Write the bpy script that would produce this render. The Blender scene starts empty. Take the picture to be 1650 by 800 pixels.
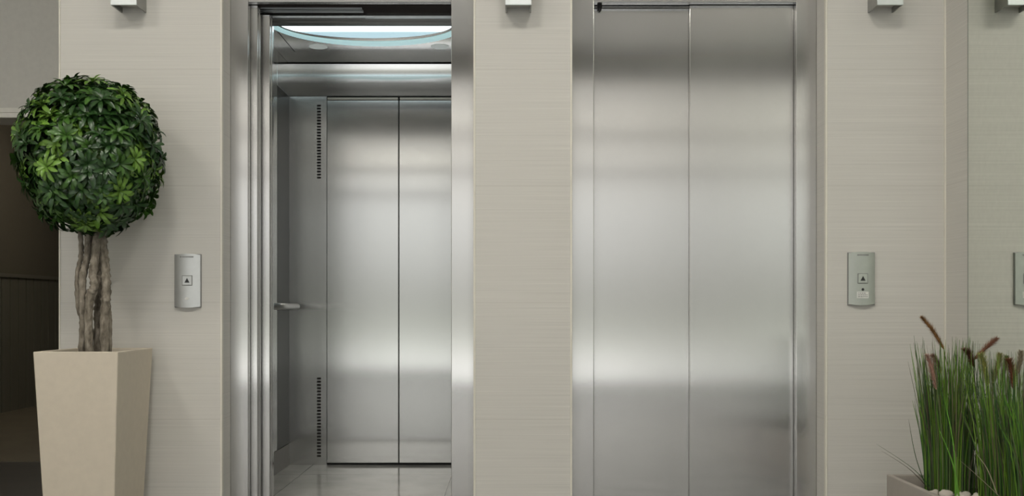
import bpy, bmesh, math, random
from mathutils import Vector, Matrix
random.seed(7)
S = bpy.context.scene
COL = S.collection
F, CX, HY, CZ = 1700.0, 825.0, 495.0, 0.85      # focal length (px of a 1650 wide frame), vanishing point, eye height

def P(x, y, Y):                                  # photo measurement -> metres, at depth Y
    return Vector(((x - CX) * Y / F, Y, CZ + (HY - y) * Y / F))

# ------------------------------------------------------------------ objects
def link(o):
    COL.objects.link(o); return o

def tag(o, label=None, cat=None, group=None, kind=None):
    if label: o['label'] = label
    if cat: o['category'] = cat
    if group: o['group'] = group
    if kind: o['kind'] = kind
    return o

BASE = {}
def thing(name, loc, label, cat, group=None):
    o = link(bpy.data.objects.new(name, None))
    o.empty_display_size = 0.1
    o.location = loc; BASE[o.name] = Vector(loc)
    return tag(o, label, cat, group)

def base_of(o):
    b = Vector((0, 0, 0))
    while o is not None:
        b = b + BASE.get(o.name, Vector((0, 0, 0))); o = o.parent
    return b

def obj(name, bm, mat, parent=None, smooth=False, origin=None, bevel=0.0, seg=2):
    """links bm (built in world coordinates) as one mesh object"""
    off = base_of(parent) if parent else Vector((0, 0, 0))
    if origin is not None:
        off = Vector(origin)
    bmesh.ops.translate(bm, verts=bm.verts, vec=-off)
    if smooth:
        for f in bm.faces: f.smooth = True
    sp_ = [e for e in bm.edges if len(e.link_faces) == 2 and e.link_faces[0].smooth != e.link_faces[1].smooth]
    if sp_: bmesh.ops.split_edges(bm, edges=sp_)
    me = bpy.data.meshes.new(name)
    bm.normal_update(); bm.to_mesh(me); bm.free()
    if isinstance(mat, (list, tuple)):
        for m in mat: me.materials.append(m)
    else:
        me.materials.append(mat)
    o = link(bpy.data.objects.new(name, me))
    if parent:
        o.parent = parent
        rel = off - base_of(parent)
        if rel.length > 1e-9:
            o.location = rel; BASE[o.name] = rel
    elif origin is not None:
        o.location = off; BASE[o.name] = off
    if bevel:
        b = o.modifiers.new('bevel', 'BEVEL'); b.width = bevel; b.segments = seg; b.limit_method = 'ANGLE'
        b.harden_normals = False
    return o

def struct(name, bm, mat, **k):
    o = obj(name, bm, mat, **k); o['kind'] = 'structure'; return o

# ------------------------------------------------------------------ shapes
def box(bm, x0, x1, y0, y1, z0, z1, mi=0):
    vs = [bm.verts.new((x, y, z)) for z in (z0, z1) for y in (y0, y1) for x in (x0, x1)]
    for q in ((0, 2, 3, 1), (4, 5, 7, 6), (0, 1, 5, 4), (2, 6, 7, 3), (0, 4, 6, 2), (1, 3, 7, 5)):
        f = bm.faces.new([vs[i] for i in q]); f.material_index = mi
    return vs

def boxes(*bb):
    bm = bmesh.new()
    for b in bb: box(bm, *b)
    return bm

def tube(bm, pts, radii, n=10, caps=True, bump=0.0):
    rings = []
    m = len(pts)
    for i, p in enumerate(pts):
        t = (pts[min(i + 1, m - 1)] - pts[max(i - 1, 0)]).normalized()
        a = t.cross(Vector((0.13, 1, 0.21))).normalized(); b = t.cross(a)
        ring = []
        for k in range(n):
            w = 2 * math.pi * k / n
            r = radii[i] * (1 + bump * random.uniform(-1, 1))
            ring.append(bm.verts.new(p + a * math.cos(w) * r + b * math.sin(w) * r))
        rings.append(ring)
    for r0, r1 in zip(rings, rings[1:]):
        for k in range(n):
            f = bm.faces.new((r0[k], r0[(k + 1) % n], r1[(k + 1) % n], r1[k])); f.smooth = True
    if caps:
        bm.faces.new(list(reversed(rings[0]))); bm.faces.new(rings[-1])

def spline(pts, n):
    out = []
    m = len(pts)
    for s in range(n + 1):
        u = s / n * (m - 1); i = min(int(u), m - 2); t = u - i
        p0, p1, p2, p3 = pts[max(i - 1, 0)], pts[i], pts[i + 1], pts[min(i + 2, m - 1)]
        out.append(0.5 * ((2 * p1) + (p2 - p0) * t + (2 * p0 - 5 * p1 + 4 * p2 - p3) * t * t + (3 * p1 - p0 - 3 * p2 + p3) * t ** 3))
    return out

def disc(bm, c, r, n=24, axis='z', thick=0.004, ry=None, sgn=-1):
    ry = ry or r
    A, B = [], []
    for k in range(n):
        w = 2 * math.pi * k / n
        if axis == 'z': d = Vector((r * math.cos(w), ry * math.sin(w), 0)); t = Vector((0, 0, sgn * thick))
        else: d = Vector((r * math.cos(w), 0, ry * math.sin(w))); t = Vector((0, sgn * thick, 0))
        A.append(bm.verts.new(c + d)); B.append(bm.verts.new(c + d + t))
    bm.faces.new(A); bm.faces.new(list(reversed(B)))
    for k in range(n):
        bm.faces.new((A[k], B[k], B[(k + 1) % n], A[(k + 1) % n]))
    bmesh.ops.recalc_face_normals(bm, faces=bm.faces)

# ------------------------------------------------------------------ materials
def mat(name):
    m = bpy.data.materials.new(name); m.use_nodes = True
    nt = m.node_tree; return m, nt, nt.nodes['Principled BSDF']

def N(nt, t, **k):
    n = nt.nodes.new(t)
    for a, v in k.items(): setattr(n, a, v)
    return n

def math_n(nt, op, a, b=None, clamp=False):
    n = N(nt, 'ShaderNodeMath', operation=op, use_clamp=clamp)
    for i, v in enumerate((a, b)):
        if v is None: continue
        if isinstance(v, (int, float)): n.inputs[i].default_value = v
        else: nt.links.new(v, n.inputs[i])
    return n.outputs[0]

def mix_c(nt, fac, a, b, blend='MIX'):
    n = N(nt, 'ShaderNodeMix', data_type='RGBA', blend_type=blend)
    for i, v in ((0, fac), (6, a), (7, b)):
        if isinstance(v, (int, float)): n.inputs[i].default_value = v
        elif isinstance(v, tuple): n.inputs[i].default_value = (*v, 1)
        else: nt.links.new(v, n.inputs[i])
    return n.outputs[2]

def pos_scaled(nt, sc):
    g = N(nt, 'ShaderNodeNewGeometry')
    v = N(nt, 'ShaderNodeVectorMath', operation='MULTIPLY'); v.inputs[1].default_value = sc
    nt.links.new(g.outputs['Position'], v.inputs[0]); return v.outputs[0], g

def noise(nt, vec, scale=1.0, detail=2.0):
    n = N(nt, 'ShaderNodeTexNoise'); n.inputs['Scale'].default_value = scale; n.inputs['Detail'].default_value = detail
    nt.links.new(vec, n.inputs['Vector']); return n.outputs['Fac']

def ramp(nt, fac, stops):
    r = N(nt, 'ShaderNodeValToRGB'); e = r.color_ramp.elements
    while len(e) < len(stops): e.new(0.5)
    for el, (p, c) in zip(e, stops): el.position = p; el.color = (*c, 1)
    nt.links.new(fac, r.inputs[0]); return r.outputs[0]

def plain(name, col, rough=0.5, metal=0.0, spec=0.5, emit=None, strength=0.0):
    m, nt, b = mat(name)
    b.inputs['Base Color'].default_value = (*col, 1); b.inputs['Roughness'].default_value = rough
    b.inputs['Metallic'].default_value = metal; b.inputs['Specular IOR Level'].default_value = spec
    if emit:
        b.inputs['Emission Color'].default_value = (*emit, 1); b.inputs['Emission Strength'].default_value = strength
    else:                                            # faint unevenness so that nothing is a flat fill
        v, _ = pos_scaled(nt, (1, 1, 1)); f = noise(nt, v, 35.0, 3.0)
        k = mix_c(nt, f, tuple(c * 0.93 for c in col), tuple(min(1, c * 1.07) for c in col))
        nt.links.new(k, b.inputs['Base Color'])
    return m

def steel(name, col=(0.60, 0.595, 0.58), rough=0.185, aniso=1.0, wav=0.0):
    m, nt, b = mat(name)
    v, g = pos_scaled(nt, (260, 260, 1.2))
    f = noise(nt, v, 1.0, 3.0)
    v2, _ = pos_scaled(nt, (3, 3, 0.8)); f2 = noise(nt, v2, 1.0, 3.0)
    c = mix_c(nt, f, tuple(x * 0.975 for x in col), tuple(x * 1.025 for x in col))
    nt.links.new(c, b.inputs['Base Color'])
    b.inputs['Metallic'].default_value = 1.0
    r = math_n(nt, 'ADD', math_n(nt, 'MULTIPLY', f, 0.02), math_n(nt, 'MULTIPLY', f2, 0.05))
    nt.links.new(math_n(nt, 'ADD', r, rough - 0.035), b.inputs['Roughness'])
    b.inputs['Anisotropic'].default_value = aniso
    x = N(nt, 'ShaderNodeVectorMath', operation='CROSS_PRODUCT'); x.inputs[1].default_value = (0.01, 0.013, 1)
    nt.links.new(g.outputs['Normal'], x.inputs[0]); nt.links.new(x.outputs[0], b.inputs['Tangent'])
    if wav:
        v3, _ = pos_scaled(nt, (2.2, 2.2, 1.6)); f3 = noise(nt, v3, 1.0, 1.0)
        bp = N(nt, 'ShaderNodeBump'); bp.inputs['Strength'].default_value = 1.0; bp.inputs['Distance'].default_value = wav
        nt.links.new(f3, bp.inputs['Height']); nt.links.new(bp.outputs[0], b.inputs['Normal'])
    return m

def tile_mat(name, col, grout, zoff=0.868, step=0.487):
    m, nt, b = mat(name)
    v, g = pos_scaled(nt, (1.6, 1.6, 190)); f = noise(nt, v, 1.0, 4.0)
    v2, _ = pos_scaled(nt, (0.9, 0.9, 34)); f2 = noise(nt, v2, 1.0, 3.0)
    fm = math_n(nt, 'ADD', math_n(nt, 'MULTIPLY', f, 0.82), math_n(nt, 'MULTIPLY', f2, 0.18))
    c = ramp(nt, fm, [(0.32, tuple(x * 0.91 for x in col)), (0.46, tuple(x * .985 for x in col)), (0.56, col), (0.68, tuple(x * 1.07 for x in col))])
    sp = N(nt, 'ShaderNodeSeparateXYZ'); nt.links.new(g.outputs['Position'], sp.inputs[0])
    u = math_n(nt, 'FRACT', math_n(nt, 'DIVIDE', math_n(nt, 'ADD', sp.outputs['Z'], 10 * step - zoff), step))
    u = math_n(nt, 'ABSOLUTE', math_n(nt, 'SUBTRACT', u, 0.5))
    ln = math_n(nt, 'GREATER_THAN', u, 0.5 - 0.0016 / step)
    c2 = mix_c(nt, math_n(nt, 'MULTIPLY', ln, 0.75), c, grout)
    nt.links.new(c2, b.inputs['Base Color'])
    b.inputs['Roughness'].default_value = 0.45; b.inputs['Specular IOR Level'].default_value = 0.35
    bp = N(nt, 'ShaderNodeBump'); bp.inputs['Strength'].default_value = 0.25; bp.inputs['Distance'].default_value = 0.0015
    nt.links.new(fm, bp.inputs['Height']); nt.links.new(bp.outputs[0], b.inputs['Normal'])
    return m

def floor_mat(name, col, joint, sx, sy, ox, oy, rough, w=0.003):
    m, nt, b = mat(name)
    v, g = pos_scaled(nt, (1, 1, 1)); f = noise(nt, v, 5.0, 6.0)
    c = ramp(nt, f, [(0.35, tuple(x * 0.88 for x in col)), (0.65, tuple(x * 1.08 for x in col))])
    sp = N(nt, 'ShaderNodeSeparateXYZ'); nt.links.new(g.outputs['Position'], sp.inputs[0])
    ls = None
    for ax, s, o in (('X', sx, ox), ('Y', sy, oy)):
        u = math_n(nt, 'FRACT', math_n(nt, 'DIVIDE', math_n(nt, 'ADD', sp.outputs[ax], 20 * s - o), s))
        u = math_n(nt, 'ABSOLUTE', math_n(nt, 'SUBTRACT', u, 0.5))
        l = math_n(nt, 'GREATER_THAN', u, 0.5 - w * 0.5 / s)
        ls = l if ls is None else math_n(nt, 'MAXIMUM', ls, l)
    nt.links.new(mix_c(nt, ls, c, joint), b.inputs['Base Color'])
    b.inputs['Roughness'].default_value = rough
    return m

def attr_mat(name, rough=0.42, spec=0.5, trans=0.0, sheen=0.0):
    m, nt, b = mat(name)
    a = N(nt, 'ShaderNodeVertexColor', layer_name='tint')
    nt.links.new(a.outputs['Color'], b.inputs['Base Color'])
    b.inputs['Roughness'].default_value = rough; b.inputs['Specular IOR Level'].default_value = spec
    return m

def bark_mat(name):
    m, nt, b = mat(name)
    v, g = pos_scaled(nt, (60, 60, 26)); f = noise(nt, v, 1.0, 6.0)
    v2, _ = pos_scaled(nt, (14, 14, 9)); f2 = noise(nt, v2, 1.0, 3.0)
    c = ramp(nt, f, [(0.30, (0.07, 0.06, 0.045)), (0.5, (0.235, 0.205, 0.16)), (0.70, (0.40, 0.36, 0.295))])
    nt.links.new(mix_c(nt, math_n(nt, 'MULTIPLY', f2, 0.5), c, (0.12, 0.10, 0.07)), b.inputs['Base Color'])
    b.inputs['Roughness'].default_value = 0.9
    bp = N(nt, 'ShaderNodeBump'); bp.inputs['Strength'].default_value = 0.9; bp.inputs['Distance'].default_value = 0.008
    nt.links.new(f, bp.inputs['Height']); nt.links.new(bp.outputs[0], b.inputs['Normal'])
    return m

M = dict(
    tile=tile_mat('beige_tile', (0.605, 0.588, 0.542), (0.52, 0.50, 0.455)),
    edge=plain('tile_edge_profile', (0.72, 0.69, 0.60), 0.4),
    paint=plain('grey_paint', (0.70, 0.685, 0.63), 0.6),
    wall_darkened=plain('darkened_wall_grey', (0.33, 0.325, 0.30), 0.6),
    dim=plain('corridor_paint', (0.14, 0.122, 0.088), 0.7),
    wains=plain('wainscot_paint', (0.155, 0.145, 0.11), 0.4),
    white=plain('white_trim', (0.86, 0.84, 0.77), 0.4),
    ceil=plain('ceiling_paint', (0.88, 0.86, 0.80), 0.8),
    steel=steel('brushed_steel'),
    steel_cab=steel('cab_brushed_steel', (0.58, 0.585, 0.57), 0.17, 1.0),
    steel_pol=plain('polished_steel', (0.66, 0.66, 0.64), 0.12, 1.0),
    rail=plain('satin_rail', (0.66, 0.65, 0.63), 0.32, 0.9),
    steel_dk=plain('dull_steel', (0.30, 0.295, 0.28), 0.45, 1.0),
    tint=plain('dark_tinted_panel', (0.055, 0.055, 0.05), 0.30, 0.0, 0.12),
    groove_light=plain('wainscot_edge_light', (0.34, 0.32, 0.26), 0.5),
    black=plain('black_gap', (0.012, 0.011, 0.010), 0.7),
    brush=plain('dark_brush', (0.035, 0.026, 0.022), 0.9),
    skirt=plain('brown_skirting', (0.20, 0.185, 0.16), 0.35, 0.6),
    lfloor=floor_mat('lobby_floor_tile', (0.255, 0.26, 0.265), (0.17, 0.22, 0.22), 0.6, 0.6, -0.1, 0.3, 0.18),
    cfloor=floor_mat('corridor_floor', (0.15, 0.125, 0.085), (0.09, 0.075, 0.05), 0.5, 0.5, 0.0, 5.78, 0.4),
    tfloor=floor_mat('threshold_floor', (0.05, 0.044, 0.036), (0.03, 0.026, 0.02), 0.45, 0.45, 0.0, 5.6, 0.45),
    cabfloor=floor_mat('cab_floor_tile', (0.44, 0.43, 0.40), (0.10, 0.095, 0.09), 0.767, 0.62, -0.303, 5.34, 0.10, 0.004),
    mirror=plain('mirror_glass', (0.80, 0.83, 0.78), 0.02, 1.0),
    mirror_edge=plain('mirror_edge', (0.20, 0.22, 0.19), 0.3),
    pot=plain('cream_pot', (0.60, 0.535, 0.43), 0.55),
    pot2=plain('taupe_planter', (0.37, 0.335, 0.29), 0.55),
    soil=plain('soil', (0.045, 0.034, 0.024), 0.95),
    stone=plain('pale_stone', (0.50, 0.46, 0.40), 0.75),
    bark=bark_mat('bark'),
    leaf=attr_mat('leaf', 0.31, 0.5), blade=attr_mat('grass_blade', 0.5, 0.35), seed=attr_mat('seed_fluff', 0.9, 0.1),
    alu=plain('satin_aluminium', (0.53, 0.56, 0.56), 0.42, 1.0),
    alu_dk=plain('shaded_aluminium', (0.40, 0.40, 0.385), 0.5, 1.0),
    lens=plain('frosted_lens', (0.50, 0.475, 0.44), 0.35),
    plate=plain('call_plate_metal', (0.55, 0.56, 0.545), 0.38, 0.9),
    plate_g=plain('call_plate_metal_dull', (0.42, 0.44, 0.395), 0.42, 0.9),
    ink=plain('dark_ink', (0.03, 0.03, 0.03), 0.5),
    greyink=plain('grey_ink', (0.24, 0.24, 0.23), 0.5),
    sticker=plain('white_sticker', (0.72, 0.72, 0.68), 0.5),
    cablight=plain('cab_ceiling_light', (0.8, 0.9, 0.9), 0.4, emit=(0.78, 0.95, 1.0), strength=2.4),
    cabring=plain('cab_ring_light', (0.7, 0.85, 0.85), 0.4, emit=(0.42, 0.66, 0.68), strength=0.75),
    cabglow=plain('cab_glow_panel', (0.7, 0.85, 0.9), 0.4, emit=(0.44, 0.64, 0.72), strength=0.95),
    spot=plain('cab_spot_lens', (0.7, 0.72, 0.70), 0.4, emit=(0.6, 0.66, 0.63), strength=0.35),
    lamp=plain('lobby_lamp', (0.9, 0.9, 0.9), 0.5, emit=(1.0, 0.955, 0.88), strength=37.0),
    corridor_fill=plain('corridor_fill_light', (0.9, 0.9, 0.9), 0.5, emit=(1.0, 0.92, 0.78), strength=38.0),
    wframe=plain('window_frame_grey', (0.16, 0.155, 0.145), 0.5),
)
m, nt, b = mat('window_glass')
tr = N(nt, 'ShaderNodeBsdfTransparent'); gl = N(nt, 'ShaderNodeBsdfGlossy'); gl.inputs['Roughness'].default_value = 0.03
ms = N(nt, 'ShaderNodeMixShader'); ms.inputs[0].default_value = 0.07
nt.links.new(tr.outputs[0], ms.inputs[1]); nt.links.new(gl.outputs[0], ms.inputs[2])
nt.links.new(ms.outputs[0], nt.nodes['Material Output'].inputs[0]); M['glass'] = m

# ------------------------------------------------------------------ room
YW, YF, YD = 4.40, 4.53, 4.575                      # tiled wall, steel frames, landing doors
XL, XR = -4.09, 1.807                              # side walls of the lobby
YB, ZC = -2.2, 3.60                                # glazed front behind the camera, ceiling
XE = -1.889                                        # left end of the tiled wall
ZH = 2.16                                          # top of the lift openings
O1, O2 = (-1.2087, -0.1605), (0.251, 1.307)        # openings in the tiled wall

struct('floor', boxes((XL - .2, XR + .2, YB - .3, YD - .005, -0.1, 0)), M['lfloor'])
struct('floor_threshold', boxes((XL - .2, XE, YD - .005, 5.78, -0.1, 0.0)), M['tfloor'])
struct('floor_corridor', boxes((XL - .2, XE, 5.78, 10.9, -0.1, 0.004)), M['cfloor'])
struct('ceiling', boxes((XL - .2, XR + .2, YB - .3, 6.05, ZC, ZC + .1)), M['ceil'])
zt = ZH + 0.10
struct('wall_front', boxes((XE, O1[0], YW, YF - .004, 0, ZC), (O1[1], O2[0], YW, YF - .004, 0, ZC), (O2[1], XR, YW, YF - .004, 0, ZC),
                           (O1[0], O1[1], YW, YF - .004, zt, ZC), (O2[0], O2[1], YW, YF - .004, zt, ZC)), M['tile'])
struct('wall_shaft', boxes((XE, XE + .12, YF - .004, 10.8, 0, ZC), (XE + .12, XR + .2, 5.85, 5.97, 0, ZC), (XR, XR + .2, YF, 5.85, 0, ZC), (XE, XR + .2, YF - .004, 5.97, ZC, ZC + .1)), M['dim'])
struct('wall_right', boxes((XR, XR + .2, 1.49, YF, 0, ZC)), M['tile'])
struct('wall_right_rear', boxes((XR, XR + .2, YB - .3, 1.49, 0, ZC)), M['wall_darkened'])  # unseen stretch, coloured dark to dim the closed door's reflection
struct('wall_left', boxes((XL - .2, XL, YB - .3, 6.05, 0, ZC)), M['paint'])
struct('wall_corridor', boxes((XL - .2, XL, 6.06, 10.9, 0, 2.7), (XL - .2, XE + .12, 10.8, 10.92, 0, 2.7)), M['dim'])
struct('ceiling_corridor', boxes((XL - .2, XE, 6.31, 10.8, 2.6, 2.7)), M['dim'])
zb = 1.937
struct('wall_bulkhead', boxes((XL, XE, 6.05, 6.30, zb, ZC)), M['paint'])
struct('trim_bulkhead', boxes((XL, XE, 6.02, 6.05, zb - .005, zb + .022), (XL, XE, 6.03, 6.05, zb + .026, zb + .052)), M['white'])
# wainscot along the corridor wall: separate boards with a groove between them, a cap rail and a plinth
bm = bmesh.new(); y = 6.31
while y < 10.6:
    box(bm, XL, XL + .018, y, y + .128, 0.0, 1.09); y += .141
box(bm, XL, XL + .006, 6.31, 10.75, 0, 1.09, 1); box(bm, XL, XL + .03, 6.31, 10.75, 1.09, 1.12)
struct('trim_wainscot', bm, [M['wains'], M['groove_light']])  # pale groove backing paints the light caught by the board edges
# pale edge profiles where the tiles meet the lift recesses and the inner corner
for i, x in enumerate((O1[0] - .004, O1[1] + .004, O2[0] - .004, O2[1] + .004)):
    struct('trim_%d' % (i + 1), boxes((x - .0045, x + .0045, YW - .003, YW + .02, 0, zt)), M['edge'], bevel=.002)
struct('trim_5', boxes((XR - .006, XR, YW - .008, YW, 0, ZC)), M['edge'])
struct('trim_6', boxes((XE, XE + .006, YW - .003, YW + .01, 0, ZC)), M['edge'])
# glazed front of the lobby behind the camera
struct('wall_rear', boxes((XL, XR, YB - .2, YB, 3.36, ZC)), M['wframe'])
fr = bmesh.new()
for x in (XL, -2.65, -1.15, 0.35, XR - .06): box(fr, x, x + .06, YB - .1, YB, 0, 3.36)
for z in (0.0, 2.27, 2.68, 3.30): box(fr, XL, XR, YB - .1, YB, z, z + (.05 if z else .03))
w = struct('window_1', fr, M['wframe'])
g = obj('pane', boxes((XL, XR, YB - .055, YB - .049, 0.02, 3.34)), M['glass'], w)

# ------------------------------------------------------------------ mirror on the right wall
t = thing('wall_mirror', (XR, 2.8, 0.0), 'tall frameless wall mirror on the right side wall reflecting beige tiles', 'mirror')
obj('mirror_glass', boxes((XR - .006, XR - .0005, 1.5, 4.166, 0.02, 2.75)), M['mirror'], t)
obj('mirror_edge', boxes((XR - .007, XR - .0004, 4.166, 4.170, 0.02, 2.75)), M['mirror_edge'], t)

# ------------------------------------------------------------------ lift frames and landing doors
def frame(x0, x1, xi0, xi1, label):
    t = thing('elevator_surround', ((x0 + x1) / 2, YF, 0), label, 'elevator surround', 'stainless steel elevator surrounds')
    for a, b_ in ((x0, xi0), (xi1, x1)):
        obj('jamb', boxes((a, b_, YF, YF + .035, 0, ZH + .06)), M['steel'], t, bevel=.0025)
    obj('lintel', boxes((x0, x1, YF + .001, YF + .035, ZH + .0605, ZH + .098), (xi0, xi1, YF + .001, YF + .035, ZH, ZH + .06)), M['steel'], t, bevel=.002)
    obj('header_underside', boxes((xi0 - .05, xi1 + .05, YF + .036, YD - .001, ZH + .004, ZH + .03)), M['steel_dk'], t)
    if xi0 > 0: obj('header_underside', boxes((xi0 - .05, .768, YD - .0005, YD + .022, ZH + .004, ZH + .03)), M['steel'], t)
    obj('sill', boxes((xi0 - .02, xi1 + .02, YF + .02, YF + .155, -.03, -.004)), M['steel_dk'], t)
    return t
frame(O1[0] - .04, O1[1] + .04, -1.1325, -0.2611, 'stainless steel frame around the open elevator on the left')
frame(O2[0] - .04, O2[1] + .04, 0.3518, 1.2204, 'stainless steel frame around the closed elevator on the right')

def panel(bm, x0, x1, y0, th, z0, z1):
    """folded sheet door panel: flat face with returned, rounded long edges"""
    r = .0035
    prof = [(x0, y0 + th), (x0, y0 + r), (x0 + .3 * r, y0 + .3 * r), (x0 + r, y0), (x1 - r, y0), (x1 - .3 * r, y0 + .3 * r), (x1, y0 + r), (x1, y0 + th)]
    A = [bm.verts.new((x, y, z0)) for x, y in prof]; B = [bm.verts.new((x, y, z1)) for x, y in prof]
    n = len(prof)
    for k in range(n):
        bm.faces.new((A[k], A[(k + 1) % n], B[(k + 1) % n], B[k]))
    bm.faces.new(list(reversed(A))); bm.faces.new(B)
    bmesh.ops.recalc_face_normals(bm, faces=bm.faces)

t = thing('elevator_door', (0.79, YD, 0), 'closed two-panel brushed steel sliding elevator door', 'elevator door', 'sliding landing doors')
for x0, x1, yy in ((0.30, 0.80, YD + .024), (0.7697, 1.26, YD)):
    bm = bmesh.new(); panel(bm, x0, x1, yy, .020, .004, ZH + .001)
    obj('door_panel', bm, M['steel'], t)
bm = boxes((.372, .390, YD - .004, YD + .03, ZH - .014, ZH + .002), (.377, .385, YD - .006, YD + .03, ZH - .020, ZH + .006)); 
obj('stop_bracket', bm, M['black'], t)
t = thing('elevator_door', (-1.35, YD, 0), 'open landing door slid left, only its steel leading edges showing beside the frame', 'elevator door', 'sliding landing doors')
for x0, x1, yy in ((-1.58, -1.102, YD), (-1.58, -1.099, YD + .024)):
    bm = bmesh.new(); panel(bm, x0, x1, yy, .020, .004, ZH + .001)
    obj('door_panel', bm, M['steel'], t)
# dark shaft behind the closed door and above the openings
struct('wall_shaft_lining', boxes((0.20, 1.33, 4.66, 4.68, 0, 2.4)), M['black'])

# ------------------------------------------------------------------ the open lift cab
C0, C1, CB = -1.197, -0.17, 5.667                  # cab side walls, rear wall
CF = 4.72                                          # cab front
zc = 1.983                                         # underside of the curved cove at the rear
t = thing('elevator_cab', ((C0 + C1) / 2, 5.2, 0), 'brushed steel elevator cab with handrail, seen through the open door', 'elevator cab')
obj('cab_floor', boxes((C0 - .03, C1 + .03, 4.69, CB + .03, -.03, 0)), M['cabfloor'], t)
obj('car_sill', boxes((-1.14, -.25, 4.686, 4.6895, -.03, -.002)), M['steel_dk'], t)
for y0, y1, z1, mm in ((CF, 5.378, 2.157, 'steel_cab'), (5.382, CB - .001, zc - .002, 'tint'), (5.382, CB - .001, 2.157, 'steel_cab')):
    z0 = zc if (mm == 'steel_cab' and y0 > 5) else .118
    obj('side_panel', boxes((C0 - .02, C0, y0, y1, z0, z1)), M[mm], t, bevel=.0015)
    obj('side_panel', boxes((C1, C1 + .02, y0, y1, z0, z1)), M[mm], t, bevel=.0015)
for x0, x1 in ((C0 - .02, C0 + .001), (C1 - .001, C1 + .02)):
    obj('skirting', boxes((x0 - .002, x1, CF, CB - .001, 0, .116)), M['skirt'], t)
bp_ = obj('rear_panel', boxes((C0, -.9955, CB, CB + .02, 0.0, zc)), M['steel_cab'], t)
def bow(z): return .05 * min(.16, max(0, z - 1.52)) ** 2 + .016 * max(0, z - 1.68)  # the sheet leans back slightly towards its top
for x0, x1 in ((-.9934, -.6085), (-.6050, C1)):
    bm = bmesh.new(); nz = 26; za, zb_ = .012, zc - .022; e = .003
    fr_, bk_ = [], []
    zs = [za] + [za + .003 + (zb_ - za - .006) * k / (nz - 2) for k in range(nz - 1)] + [zb_]
    for k in range(nz + 1):
        z = zs[k]; y = CB - .012 + bow(z) + (.003 if k in (0, nz) else 0)
        fr_.append([bm.verts.new((x, yy, z)) for x, yy in ((x0, y + e), (x0 + e, y), (x1 - e, y), (x1, y + e))])
        bk_.append([bm.verts.new((x, CB + .02, z)) for x in (x0, x1)])
    for k in range(nz):
        for q in range(3):
            f = bm.faces.new((fr_[k][q], fr_[k][q + 1], fr_[k + 1][q + 1], fr_[k + 1][q]))
            f.smooth = (q == 1 and 0 < k < nz - 1)
        bm.faces.new((fr_[k][3], bk_[k][1], bk_[k + 1][1], fr_[k + 1][3])); bm.faces.new((bk_[k][0], fr_[k][0], fr_[k + 1][0], bk_[k + 1][0]))
    bm.faces.new((*reversed(fr_[0]), *bk_[0])); bm.faces.new((*fr_[nz], *reversed(bk_[nz])))
    bmesh.ops.recalc_face_normals(bm, faces=bm.faces)
    obj('rear_panel', bm, M['steel_cab'], t)
    obj('bevel_highlight', boxes((x0 + .003, x1 - .003, CB - .010, CB + .02, zc - .0205, zc - .008)), M['edge'], t, bevel=.003)  # pale strip paints the highlight along the panel's top bevel
obj('rear_backing', boxes((C0 - .02, C1 + .02, CB + .021, CB + .03, 0, 2.2)), M['black'], t)
for za, zb_ in ((1.540, 1.943), (.043, .477)):     # columns of ventilation slots in the narrow rear panel
    bm = bmesh.new(); n = 25; p = (zb_ - za) / n
    for k in range(n): box(bm, -1.047, -1.0265, CB - .0012, CB + .004, za + k * p, za + k * p + p * .62)
    obj('vent_grille', bm, M['black'], t)
bm = bmesh.new(); prof = []                        # rounded cove between rear wall and ceiling
for k in range(15):
    a = k / 14; prof.append((CB - .016 + .009 * math.sin(math.pi * a), zc + (2.157 - zc) * a))
A = [bm.verts.new((C0, y, z)) for y, z in prof]; B = [bm.verts.new((C1, y, z)) for y, z in prof]
for k in range(14):
    f = bm.faces.new((A[k], A[k + 1], B[k + 1], B[k])); f.smooth = True
box(bm, C0, C1, CB - .001, CB + .018, zc, 2.157)
obj('cove', bm, M['steel_cab'], t)
# ceiling: a border and a dropped plate with a dark joint between them
yp = 5.389
ce = obj('cab_ceiling', boxes((C0 - .02, C1 + .02, CF, CB + .02, 2.165, 2.185), (C0, C0 + .083, CF, CB, 2.157, 2.165), (C1 - .083, C1, CF, CB, 2.157, 2.165),
                              (C0 + .083, C1 - .083, yp + .009, CB, 2.157, 2.165), (C0 + .090, C1 - .090, CF, yp, 2.154, 2.165)), M['steel_pol'], t)
obj('joint_strip', boxes((C0 + .0835, C1 - .0835, yp + .0005, yp + .0085, 2.158, 2.1645), (C0 + .0835, C0 + .0895, CF, yp, 2.158, 2.1645), (C1 - .0895, C1 - .0835, CF, yp, 2.158, 2.1645), (C0 + .001, C1 - .001, CB - .022, CB - .0165, 2.152, 2.1565)), M['black'], ce)
xc = -.672
def bay(bm, rx, ry, z0, z1, rx2=None, ry2=None, n=40):
    """half-ellipse (or half-ring) bay of the ceiling light, cut straight at the cab front"""
    yc = 4.85; top = []; inn = []
    for k in range(n + 1):
        w = math.pi * k / n
        top.append((xc + rx * math.cos(w), yc + ry * math.sin(w)))
        inn.append((xc + rx2 * math.cos(w), yc + ry2 * math.sin(w)) if rx2 else (xc + rx * math.cos(w), 4.82))
    V = [[bm.verts.new((x, y, z)) for x, y in L] for z in (z0, z1) for L in (top, inn)]
    for k in range(n):
        bm.faces.new((V[0][k], V[0][k + 1], V[1][k + 1], V[1][k])); bm.faces.new((V[2][k], V[3][k], V[3][k + 1], V[2][k + 1]))
        bm.faces.new((V[0][k], V[2][k], V[2][k + 1], V[0][k + 1])); bm.faces.new((V[1][k], V[1][k + 1], V[3][k + 1], V[3][k]))
    bmesh.ops.recalc_face_normals(bm, faces=bm.faces)
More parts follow.
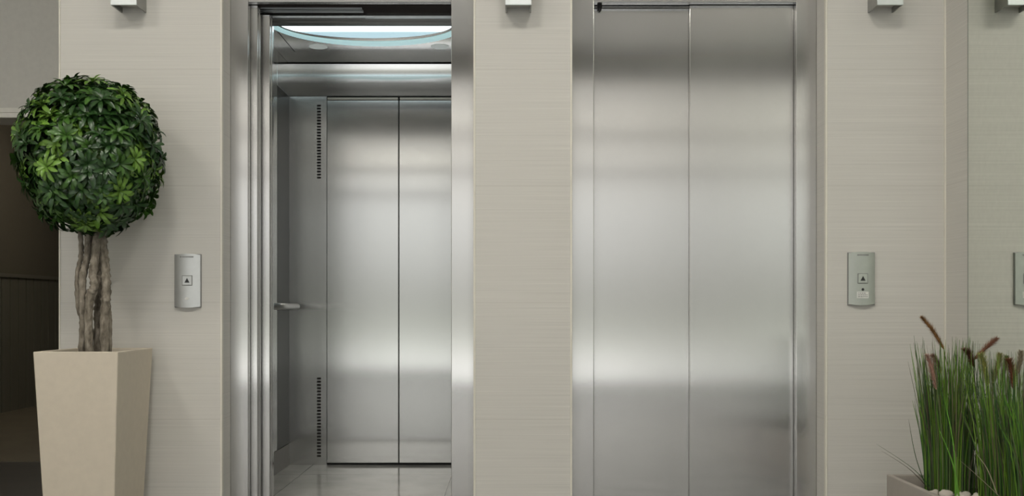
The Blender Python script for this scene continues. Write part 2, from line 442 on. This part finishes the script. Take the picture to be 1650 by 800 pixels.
def strip_bay(bm, rx, ry, ya, yb, z0, z1, n=24):
    yc = 4.85; A = []
    for k in range(n + 1):
        y = ya + (yb - ya) * k / n; w_ = max(.002, rx * math.sqrt(max(0, 1 - (max(0, y - yc) / ry) ** 2)))
        A.append([bm.verts.new((xc + sx * w_, y, z)) for z in (z0, z1) for sx in (-1, 1)])
    for a, c in zip(A, A[1:]):
        for i, j in ((0, 1), (1, 3), (3, 2), (2, 0)): bm.faces.new((a[i], a[j], c[j], c[i]))
    bm.faces.new((A[0][0], A[0][2], A[0][3], A[0][1])); bm.faces.new((A[-1][0], A[-1][1], A[-1][3], A[-1][2]))
    bmesh.ops.recalc_face_normals(bm, faces=bm.faces)
bm = bmesh.new(); strip_bay(bm, .40, .255, 4.82, 4.985, 2.1515, 2.1535); obj('light_panel', bm, M['cablight'], ce)
bm = bmesh.new(); strip_bay(bm, .40, .255, 4.985, 4.85 + .255, 2.1515, 2.1535); obj('glow_panel', bm, M['cabglow'], ce)
bm = bmesh.new(); bay(bm, .455, .415, 2.1515, 2.1535, .42, .33); obj('light_ring', bm, M['cabring'], ce)
for x in (-.97, -.36):
    bm = bmesh.new(); disc(bm, Vector((x, 5.28, 2.1545)), .046, 28, 'z', .003); obj('downlight', bm, M['spot'], ce)
# handrail on the left wall
h = obj('handrail', bmesh.new(), M['rail'], t)
bm = bmesh.new(); xr, zr = C0 + .055, .852
tube(bm, [Vector((xr, 4.95, zr)), Vector((xr, 5.60, zr))], [.0165, .0165], 20)
for f in bm.faces: f.smooth = len(f.verts) == 4
bmesh.ops.translate(bm, verts=bm.verts, vec=-base_of(t)); bm.to_mesh(h.data); bm.free()
for y in (5.02, 5.53):
    bm = bmesh.new(); tube(bm, [Vector((C0 - .001, y, zr)), Vector((xr, y, zr))], [.008, .008], 12); obj('rail_bracket', bm, M['steel_pol'], h)
# cab front: header with door tracks, returns beside the opening
obj('cab_header', boxes((C0, C1, 4.755, 4.865, 2.148, 2.18), (C0, C1, 4.80, 4.865, 2.146, 2.149)), M['steel_dk'], t)
obj('track_rail', boxes((-1.13, -.66, 4.632, 4.645, 2.160, 2.2), (-1.13, -.66, 4.665, 4.690, 2.158, 2.2), (-1.13, -.62, 4.738, 4.750, 2.150, 2.2), (-.66, -.15, 4.744, 4.754, 2.148, 2.2)), M['alu'], t)
obj('door_brush', boxes((-1.13, -.15, 4.605, 4.755, 2.166, 2.2)), M['brush'], t)
obj('front_return', boxes((C0 - .02, -1.07, CF, CF + .02, 0, 2.145), (-.25, C1 + .02, CF, CF + .02, 0, 2.145)), M['steel_cab'], t)
obj('shaft_cover', boxes((-1.6, -.1, 4.60, 5.7, 2.22, 2.24)), M['black'], t)
for x0, x1, yy in ((-1.56, -1.064, 4.640), (-1.56, -1.061, 4.664)):
    bm = bmesh.new(); panel(bm, x0, x1, yy, .020, .004, 2.135)
    obj('car_door_panel', bm, M['steel'], t)

# ------------------------------------------------------------------ wall lights
def sconce(x0, label):
    w_, d, z0, z1, s = .106, .118, 2.077, 2.30, .006
    x1 = x0 + w_; yb = YW; yf = yb - d
    t = thing('wall_sconce', ((x0 + x1) / 2, yb, z0), label, 'wall light', 'box wall lights above head height')
    obj('front_plate', boxes((x0, x1, yf, yf + s, z0, z1)), M['alu'], t, bevel=.001)
    obj('side_plate', boxes((x0, x0 + s, yf + s, yb, z0, z1)), M['alu_dk'], t)
    obj('side_plate', boxes((x1 - s, x1, yf + s, yb, z0, z1)), M['alu_dk'], t)
    obj('lens', boxes((x0 + s, x1 - s, yf + .035, yb - .002, z0 + .022, z0 + .03)), M['lens'], t)
    obj('lens_bar', boxes((x0 + s, x1 - s, yf + .028, yf + .035, z0 + .016, z0 + .032)), M['alu_dk'], t)
    return t
sconce(-1.630, 'box wall light above the potted tree, left of the open elevator')
sconce(-.027, 'box wall light between the two elevators')
sconce(1.483, 'box wall light above the call panel beside the mirror')

# ------------------------------------------------------------------ call panels
def call_panel(px0, px1, py0, py1, label, pm, right):
    a, c = P(px0, py1, YW), P(px1, py0, YW)
    x0, x1, z0, z1 = a.x, c.x, a.z + .004, c.z - .004
    xm, zm, hw, hh = (x0 + x1) / 2, (z0 + z1) / 2, (x1 - x0) / 2, (z1 - z0) / 2
    t = thing('call_panel', (xm, YW, zm), label, 'elevator call panel', 'elevator call panels')
    yb = YW
    def surf(x): return yb - .012 - .007 * (1 - ((x - xm) / hw) ** 2)
    bm = bmesh.new(); nx, nz = 12, 6; G = []
    for i in range(nx + 1):
        x = x0 + (x1 - x0) * i / nx; e = .005 * (1 - ((x - xm) / hw) ** 2)
        G.append([bm.verts.new((x, surf(x), (z0 - e) + (z1 - z0 + 2 * e) * j / nz)) for j in range(nz + 1)])
    Bk = [[bm.verts.new((v.co.x, yb, v.co.z)) for v in col] for col in G]
    for i in range(nx):
        for j in range(nz):
            f = bm.faces.new((G[i][j], G[i + 1][j], G[i + 1][j + 1], G[i][j + 1])); f.smooth = True
        bm.faces.new((G[i][0], Bk[i][0], Bk[i + 1][0], G[i + 1][0])); bm.faces.new((G[i][nz], G[i + 1][nz], Bk[i + 1][nz], Bk[i][nz]))
    for j in range(nz):
        bm.faces.new((G[0][j], G[0][j + 1], Bk[0][j + 1], Bk[0][j])); bm.faces.new((G[nx][j], Bk[nx][j], Bk[nx][j + 1], G[nx][j + 1]))
    bmesh.ops.recalc_face_normals(bm, faces=bm.faces)
    obj('face_plate', bm, pm, t)
    obj('back_rim', boxes((x0 - .003, x1 + .003, yb - .006, yb, z0 - .004, z1 + .004)), M['greyink'], t, bevel=.002)
    bz = zm + .001 if not right else zm
    yf = surf(xm)
    bx = xm + (0.001 if not right else .002)
    q = .0195
    bt = obj('call_button', boxes((bx - q, bx + q, yf - .003, yf + .004, bz - q, bz + q)), pm, t, bevel=.0015)
    obj('button_gap', boxes((bx - q - .002, bx + q + .002, yf - .0006, yf + .004, bz - q - .002, bz + q + .002)), M['greyink'], bt)
    ar = bmesh.new(); yy = yf - .0036
    for z_, w_ in ((bz - .009, .0105),):
        v = [ar.verts.new((bx + s_, y_, z2)) for y_ in (yy, yy + .001) for s_, z2 in ((-w_, z_), (w_, z_), (0, bz + .011))]
    for k in ((0, 1, 2), (5, 4, 3), (0, 3, 4, 1), (1, 4, 5, 2), (2, 5, 3, 0)): ar.faces.new([v[i] for i in k])
    bmesh.ops.recalc_face_normals(ar, faces=ar.faces)
    obj('up_arrow', ar, M['ink'], bt)
    lg = bmesh.new(); zl = z1 - .008
    if not right:
        disc(lg, Vector((xm - .026, surf(xm - .026) - .0002, zl)), .0035, 14, 'y', .0012)
        for k in range(9): box(lg, xm - .020 + k * .0053, xm - .0162 + k * .0053, surf(xm) - .0006, surf(xm) + .003, zl - .003, zl + .003)
        obj('logo_mark', lg, M['greyink'], t)
        gm = bmesh.new(); disc(gm, Vector((xm, yf - .0004, zm - .074)), .009, 20, 'y', .001, .006); obj('indicator_lens', gm, M['sticker'], t)
    else:
        for k in range(9): box(lg, xm - .020 + k * .0053, xm - .0162 + k * .0053, surf(xm) - .0006, surf(xm) + .003, zl - .003, zl + .003)
        obj('logo_mark', lg, M['greyink'], t)
        k_ = bmesh.new(); disc(k_, Vector((bx, yf - .0004, P(0, 467, YW).z)), .0055, 18, 'y', .002); obj('key_switch', k_, M['ink'], t)
        za, zb2 = P(0, 481, YW).z, P(0, 470.5, YW).z
        st = obj('sticker', boxes((bx - .024, bx + .024, yf - .0008, yf + .004, za, zb2)), M['sticker'], t)
        ln = bmesh.new()
        for r in range(3):
            x = bx - .020; zz = zb2 - .005 - r * .0075; xe = bx + (.020 if r else .013)
            while x < xe:
                w_ = random.uniform(.004, .009); box(ln, x, min(x + w_, xe), yf - .0013, yf, zz - .0028, zz); x += w_ + .002
        obj('sticker_print', ln, M['greyink'], st)
    return t
call_panel(283, 324, 410, 496, 'bright steel call panel with an up arrow, between tree and open elevator', M['plate'], False)
call_panel(1366, 1408, 407, 492, 'grey call panel with up arrow and small sticker, above the grass planter', M['plate_g'], True)

# ------------------------------------------------------------------ potted tree
px, py = -1.643, 4.1625
t = thing('potted_tree', (px, py, 0), 'ball-topped green tree with braided trunk in a tall tapered cream pot', 'potted tree')
bm = bmesh.new()
hw, hd, H = .160, .1925, .681
def ring(w_, d_, z): return [bm.verts.new((px + sx * w_, py + sy * d_, z)) for sx, sy in ((-1, -1), (1, -1), (1, 1), (-1, 1))]
R = [ring(hw * .82, hd * .82, 0), ring(hw, hd, H), ring(hw - .016, hd - .016, H), ring(hw - .022, hd - .022, H - .05)]
bm.faces.new(list(reversed(R[0])))
for a, c in zip(R, R[1:]):
    for k in range(4): bm.faces.new((a[k], a[(k + 1) % 4], c[(k + 1) % 4], c[k]))
bm.faces.new(R[3])
bmesh.ops.recalc_face_normals(bm, faces=bm.faces)
obj('pot', bm, M['pot'], t, bevel=.004, seg=3)
bm = boxes((px - hw + .024, px + hw - .024, py - hd + .024, py + hd - .024, H - .06, H - .035))
obj('soil', bm, M['soil'], t)
TY = 4.16
def stem(pts, r, n=64):
    bm = bmesh.new()
    Q = spline([P(x, y, TY + d) for x, y, d in pts], n)
    rr = [r * .93 * (1 + .12 * math.sin(i * 1.3 + x * 7) * random.uniform(.3, 1)) for i, x in enumerate([random.random()] * (n + 1))]
    tube(bm, Q, rr, 14, True, .13)
    return obj('stem', bm, M['bark'], t)
stem([(129, 372, .00), (131, 409, -.02), (125, 443, -.035), (126, 492, -.03), (134, 525, -.02), (132, 575, -.01)], .010)
stem([(142, 360, .0), (141, 412, -.02), (134, 442, -.045), (133, 484, -.05), (134, 525, -.035), (131, 578, -.02)], .0150)
stem([(158, 360, -.01), (154, 410, -.05), (150, 440, -.055), (152, 462, -.06), (145, 478, -.06), (143, 514, -.055), (144, 580, -.05)], .0175)
stem([(166, 365, .02), (166, 420, .0), (160, 448, -.03), (152, 472, -.05), (142, 495, -.045), (137, 515, -.03), (134, 578, -.0)], .0120)
stem([(164, 360, .0), (166, 400, -.02), (170, 437, -.03), (171, 470, -.035), (169, 511, -.035), (169, 580, -.03)], .0185)
stem([(150, 365, .05), (154, 420, .045), (159, 467, .03), (158, 511, .025), (157, 580, .02)], .0170)
stem([(160, 365, .02), (168, 430, .01), (173, 480, .0), (177, 520, -.01), (176, 580, -.01)], .0095)

# crown: whorls of glossy leaves on a rounded head
cc = P(146, 252, 4.09)
bm = bmesh.new(); tint = []
lay = bm.loops.layers.float_color.new('tint')
def leaf(o, d, up, L, W, c, droop):
    side = d.cross(up).normalized()
    V = []
    for i in range(6):
        u = (0, .2, .42, .66, .86, 1.0)[i]
        wv = W * (.12, .40, .74, 1.0, .82, .22)[i] * .5
        ctr = o + d * (L * u) + up * (L * (.16 * math.sin(u * 2.2) - droop * u * u))
        V.append([bm.verts.new(ctr + side * wv + up * wv * .34), bm.verts.new(ctr), bm.verts.new(ctr - side * wv + up * wv * .34)])
    for i in range(5):
        for s in (0, 1):
            f = bm.faces.new((V[i][s], V[i + 1][s], V[i + 1][s + 1], V[i][s + 1])); f.smooth = True
            for lp in f.loops:
                mid = lp.vert in (V[i][1], V[i + 1][1])
                k = 1.5 if mid else 1.0
                lp[lay] = (c[0] * k, c[1] * k, c[2] * k, 1)
def whorl(p, n, k, size, c):
    n = n.normalized()
    a = n.cross(Vector((.2, .3, 1))).normalized(); b2 = n.cross(a)
    ph = random.random() * 6.28
    for ringn, el, sc in ((9, .12, 1.0), (6, .62, .74)):
        for i in range(ringn):
            w = ph + 2 * math.pi * (i + random.uniform(-.2, .2)) / ringn + ringn
            e = el + random.uniform(-.2, .2)
            rad = a * math.cos(w) + b2 * math.sin(w)
            d = rad * math.cos(e) + n * math.sin(e)
            up = n * math.cos(e) - rad * math.sin(e)
            v = random.uniform(.82, 1.2)
            leaf(p, d, up, size * sc * random.uniform(.85, 1.12), size * .29 * sc ** .5, tuple(x * v for x in c), random.uniform(.12, .42))
def head_radius(n):
    # a rounded, slightly boxy ball that is a little narrower below
    q = 2.5
    s = (abs(n.x) ** q + abs(n.y) ** q + abs(n.z) ** q) ** (-1 / q)
    return s
K = 290
for i in range(K):
    z = 1 - 2 * (i + .5) / K; a = i * 2.399963
    r = math.sqrt(1 - z * z); n = Vector((r * math.cos(a), r * math.sin(a), z))
    n = (n + Vector([random.uniform(-.07, .07) for _ in range(3)])).normalized()
    nar = 1 - .10 * max(0, -n.z - .1)
    s = head_radius(n) * random.uniform(.84, 1.04)
    p = cc + Vector((n.x * .236 * s * nar, n.y * .225 * s * nar, n.z * .274 * s))
    dirn = (n + Vector((0, 0, .25)) + Vector([random.uniform(-.30, .30) for _ in range(3)])).normalized()
    u = random.random()
    if u < .25: c = (.098, .19, .026)
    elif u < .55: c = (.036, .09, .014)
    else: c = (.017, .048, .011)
    whorl(p, dirn, 0, random.uniform(.054, .073), c)
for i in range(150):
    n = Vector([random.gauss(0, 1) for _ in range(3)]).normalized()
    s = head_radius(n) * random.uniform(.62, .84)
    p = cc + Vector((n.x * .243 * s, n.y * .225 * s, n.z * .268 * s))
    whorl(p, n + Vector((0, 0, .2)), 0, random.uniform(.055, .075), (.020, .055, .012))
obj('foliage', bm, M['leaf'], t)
bm = bmesh.new()                                   # twigs inside the head
for i in range(60):
    n = Vector((random.gauss(0, 1), random.gauss(0, 1), random.gauss(.2, .9))).normalized()
    e = cc + Vector((n.x * .22, n.y * .20, n.z * .24))
    s0 = P(random.uniform(135, 165), 365, TY)
    tube(bm, spline([s0, s0.lerp(e, .5) + Vector((0, 0, .03)), e], 6), [.006, .005, .0045, .004, .003, .0025, .002], 6)
obj('twigs', bm, M['bark'], t)

# ------------------------------------------------------------------ planter with ornamental grass
GX0, GX1, GY0, GY1, GH = 1.42, 1.772, 3.05, 4.0, .215
t = thing('potted_grass', ((GX0 + GX1) / 2, (GY0 + GY1) / 2, 0), 'ornamental fountain grass with brown seed heads in a low rectangular taupe planter', 'potted grass')
s = .02
obj('planter', boxes((GX0, GX0 + s, GY0, GY1, 0, GH), (GX1 - s, GX1, GY0, GY1, 0, GH), (GX0 + s, GX1 - s, GY0, GY0 + s, 0, GH), (GX0 + s, GX1 - s, GY1 - s, GY1, 0, GH),
                     (GX0 + s, GX1 - s, GY0 + s, GY1 - s, 0, .03)), M['pot2'], t, bevel=.003)
bm = bmesh.new(); box(bm, GX0 + s, GX1 - s, GY0 + s, GY1 - s, .03, .165)
obj('soil', bm, M['soil'], t)
def blade(bm, lay, pts, w0, c, n=9):
    Q = spline(pts, n)
    a = random.uniform(-.7, .7); side = Vector((math.cos(a), math.sin(a), 0))
    V = []
    for i, q in enumerate(Q):
        u = i / n; w_ = w0 * (1 - u) ** .6 * .5 + .0003
        V.append((bm.verts.new(q - side * w_), bm.verts.new(q + Vector((-side.y, side.x, 0)) * w_ * .5), bm.verts.new(q + side * w_)))
    for i in range(n):
        for k in (0, 1):
            f = bm.faces.new((V[i][k], V[i + 1][k], V[i + 1][k + 1], V[i][k + 1])); f.smooth = True
            for lp in f.loops: lp[lay] = (*c, 1)
GREENS = [(.108, .225, .022), (.062, .15, .022), (.165, .29, .035), (.038, .092, .024), (.060, .092, .036), (.13, .16, .07), (.16, .13, .08), (.075, .068, .042)]
GW = [5, 5, 3.4, 5, 4, 3, 2.6, 2.6]
def clump(cx_, cy_, rx, ry, n, hmax):
    bm = bmesh.new(); lay = bm.loops.layers.float_color.new('tint')
    for i in range(n):
        a = random.random() * 6.283; r = math.sqrt(random.random())
        bx, by = cx_ + rx * r * math.cos(a), cy_ + ry * r * math.sin(a)
        h_ = hmax * random.uniform(.45, 1.0) ** .8
        out = Vector((bx - cx_, by - cy_, 0)) * .5 + Vector((random.gauss(0, .022), random.gauss(0, .02), 0))
        bend = random.uniform(.6, 2.0)
        b0 = Vector((bx, by, .145)); tip = b0 + out * bend * .6 + Vector((0, 0, h_))
        tip.x = min(max(tip.x, 1.40), XR - .02)
        mid = b0 + out * .2 + Vector((0, 0, h_ * .5))
        blade(bm, lay, [b0, mid, tip], random.uniform(.0025, .0055), random.choices(GREENS, GW)[0])
    return bm, lay
bm, lay = clump(1.575, 3.80, .075, .12, 520, .60)
EX = [((1505, 792), (1470, 755), (1412, 716)), ((1503, 796), (1466, 757), (1420, 727)), ((1492, 785), (1475, 735), (1464, 676)), ((1497, 770), (1486, 690), (1463, 583)), ((1500, 772), (1490, 660), (1474, 556))]
for e in EX:
    blade(bm, lay, [P(x, y, 3.80) for x, y in e], .0035, random.choice(GREENS[3:5] + [GREENS[7]]))
obj('grass_tuft', bm, M['blade'], t)
bm, lay = clump(1.665, 3.52, .08, .16, 520, .56)
for e in [((1610, 800), (1578, 770), (1545, 741)), ((1607, 798), (1590, 755), (1568, 726))]:
    blade(bm, lay, [P(x, y, 3.36) for x, y in e], .0035, (.34, .30, .20))
obj('grass_tuft', bm, M['blade'], t)
bm, lay = clump(1.63, 3.30, .06, .12, 240, .50)
for (x0, y0, x1, y1) in ((1652, 790, 1607, 680), (1660, 790, 1618, 640), (1648, 760, 1612, 620), (1656, 770, 1628, 650), (1545, 800, 1512, 690), (1540, 800, 1521, 640)):
    blade(bm, lay, [P(x0, y0, 3.35), P((x0 + x1) / 2 + 6, (y0 + y1) / 2, 3.35), P(x1, y1, 3.35)], .006, (.10, .25, .025))
obj('grass_tuft', bm, M['blade'], t)
# seed heads: bristled foxtails on thin stalks
SH = [((1485, 512), (1521, 563), (1532, 640), (0.292, 0.155, 0.063), 3.80, .0085), ((1494, 574), (1509, 628), (1512, 700), (0.456, 0.282, 0.219), 3.72, .0105),
      ((1502, 574), (1517, 602), (1522, 680), (0.311, 0.182, 0.136), 3.85, .008), ((1555, 565), (1570, 592), (1573, 690), (0.155, 0.063, 0.046), 3.70, .0105),
      ((1606, 547), (1569, 580), (1566, 690), (0.238, 0.113, 0.073), 3.72, .0095), ((1580, 573), (1592, 622), (1594, 720), (0.365, 0.365, 0.119), 3.60, .0125),
      ((1611, 573), (1600, 618), (1597, 720), (0.328, 0.311, 0.119), 3.62, .0115), ((1622, 576), (1613, 620), (1611, 720), (0.182, 0.209, 0.082), 3.65, .009),
      ((1626, 582), (1634, 628), (1636, 720), (0.219, 0.095, 0.051), 3.52, .012), ((1645, 568), (1639, 604), (1637, 720), (0.401, 0.347, 0.238), 3.55, .0095)]
for tip, bs, ft, c, Y, wd in SH:
    bm = bmesh.new(); lay = bm.loops.layers.float_color.new('tint')
    a, b2, f0 = P(*tip, Y), P(*bs, Y), P(*ft, Y)
    f1 = Vector((f0.x, f0.y, .15))
    core = spline([b2, (a + b2) / 2 + Vector((.003, 0, .006)), a], 14)
    tube(bm, spline([f1, f0, b2], 10), [.0013] * 11, 5)
    stalk = set(bm.faces)
    tube(bm, core, [wd * .42 * (math.sin(math.pi * (.12 + .85 * i / 14)) ** .6) * 1.25 for i in range(15)], 6)
    ax = (a - b2).normalized()
    for i in range(800):
        u = random.random(); q = core[min(int(u * 14), 13)].lerp(core[min(int(u * 14), 13) + 1], u * 14 % 1)
        dr = Vector([random.gauss(0, 1) for _ in range(3)]); dr = (dr - ax * dr.dot(ax)).normalized()
        L = wd * (2.1 * math.sin(math.pi * (.10 + .82 * u)) ** .6) * random.uniform(.75, 1.35)
        tp = q + dr * L * .85 + ax * L * .95
        sd = dr.cross(ax) * .0008
        f = bm.faces.new([bm.verts.new(q - sd), bm.verts.new(q + sd), bm.verts.new(tp)])
    for f in bm.faces:
        v = random.uniform(.7, 1.3)
        cc_ = (.12, .14, .055) if f in stalk else c
        for lp in f.loops: lp[lay] = (cc_[0] * v, cc_[1] * v, cc_[2] * v, 1)
    obj('seed_head', bm, M['seed'], t)
# stones on the soil
for i, (x, Y, r) in enumerate(((1505, 3.735, .022), (1526, 3.70, .0265), (1552, 3.68, .025), (1576, 3.65, .024), (1541, 3.63, .019))):
    c = P(x, HY, Y); c.z = .165 + r * .80
    bm = bmesh.new(); bmesh.ops.create_icosphere(bm, subdivisions=3, radius=r)
    for v in bm.verts:
        n = v.co.normalized()
        k = 1 + .16 * math.sin(n.x * 4.1 + i) * math.cos(n.y * 3.3 + 2 * i) + .07 * math.sin(n.z * 7 + i * 3 + n.x * 5)
        v.co = Vector((n.x * r * k, n.y * r * k * .9, n.z * r * k * .84)) + c
    o = obj('stone', bm, M['stone'], None, True, origin=Vector((c.x, c.y, .165)))
    tag(o, 'pale rounded stone lying on the soil under the ornamental grass', 'stone', 'stones in the grass planter')

# ------------------------------------------------------------------ lights
for i, (x, y) in enumerate(((-2.9, 1.2), (-1.0, 1.6), (0.6, 1.6))):
    t = thing('ceiling_light', (x, y, ZC), ('square ceiling light near the left lobby wall', 'square ceiling light in front of the open elevator', 'square ceiling light in front of the closed elevator')[i], 'ceiling light', 'lobby ceiling lights')
    obj('light_frame', boxes((x - .34, x + .34, y - .34, y - .30, ZC - .02, ZC), (x - .34, x + .34, y + .30, y + .34, ZC - .02, ZC), (x - .34, x - .30, y - .30, y + .30, ZC - .02, ZC), (x + .30, x + .34, y - .30, y + .30, ZC - .02, ZC)), M['white'], t)
    obj('diffuser', boxes((x - .30, x + .30, y - .30, y + .30, ZC - .012, ZC - .001)), M['lamp'], t)
t = thing('ceiling_light', (-3.0, 8.2, 2.6), 'unseen fill light added to brighten the dark corridor', 'ceiling light')  # added unseen light that lifts the otherwise black corridor
obj('light_frame', boxes((-3.17, -2.83, 8.03, 8.06, 2.58, 2.6), (-3.17, -2.83, 8.34, 8.37, 2.58, 2.6), (-3.17, -3.14, 8.06, 8.34, 2.58, 2.6), (-2.86, -2.83, 8.06, 8.34, 2.58, 2.6)), M['white'], t)
obj('diffuser', boxes((-3.14, -2.86, 8.06, 8.34, 2.588, 2.599)), M['corridor_fill'], t)
L = bpy.data.lights.new('daylight_portal', 'AREA'); L.shape = 'RECTANGLE'; L.size = XR - XL; L.size_y = 3.36
L.cycles.is_portal = True
o = link(bpy.data.objects.new('daylight_portal', L)); o.location = ((XL + XR) / 2, YB - .12, 1.68); o.rotation_euler = (math.radians(90), 0, 0)

W = bpy.data.worlds.new('daylight'); S.world = W; W.use_nodes = True
nt = W.node_tree; bg = nt.nodes['Background']
tc = N(nt, 'ShaderNodeTexCoord'); sp = N(nt, 'ShaderNodeSeparateXYZ'); nt.links.new(tc.outputs['Generated'], sp.inputs[0])
mr = N(nt, 'ShaderNodeMapRange'); mr.inputs[1].default_value = -.3; mr.inputs[2].default_value = .7
nt.links.new(sp.outputs['Z'], mr.inputs[0])
def zz(v): return v + .3                            # elevation -> ramp position
sky = ramp(nt, mr.outputs[0], [(0.0, (.55, .56, .58)), (zz(-.09), (.82, .83, .84)), (zz(-.066), (.95, .95, .93)), (zz(-.05), (.74, .74, .71)), (zz(-.03), (.43, .44, .40)), (zz(-.01), (.335, .34, .31)), (zz(.01), (.335, .335, .315)),
                               (zz(.04), (.44, .44, .425)), (zz(.09), (.56, .56, .55)), (zz(.13), (.575, .56, .53)), (zz(.16), (.50, .48, .44)), (zz(.21), (.42, .405, .375)), (zz(.3), (.6, .6, .6)), (1.0, (.6, .62, .66))])
nt.links.new(sky, bg.inputs['Color']); bg.inputs['Strength'].default_value = 2.6

# ------------------------------------------------------------------ camera
cam = bpy.data.cameras.new('camera'); cam.sensor_width = 36; cam.lens = F / 1650 * 36; cam.shift_y = 95 / 1650
co = link(bpy.data.objects.new('camera', cam)); co.location = (0, 0, CZ); co.rotation_euler = (math.radians(90), 0, 0)
S.camera = co
S.view_settings.view_transform = 'Standard'; S.view_settings.look = 'None'
S.view_settings.gamma = 1; S.view_settings.use_curve_mapping = False; S.view_settings.exposure = 0.0
S.cycles.max_bounces = 10; S.cycles.glossy_bounces = 6; S.cycles.diffuse_bounces = 5
S.cycles.use_denoising = True
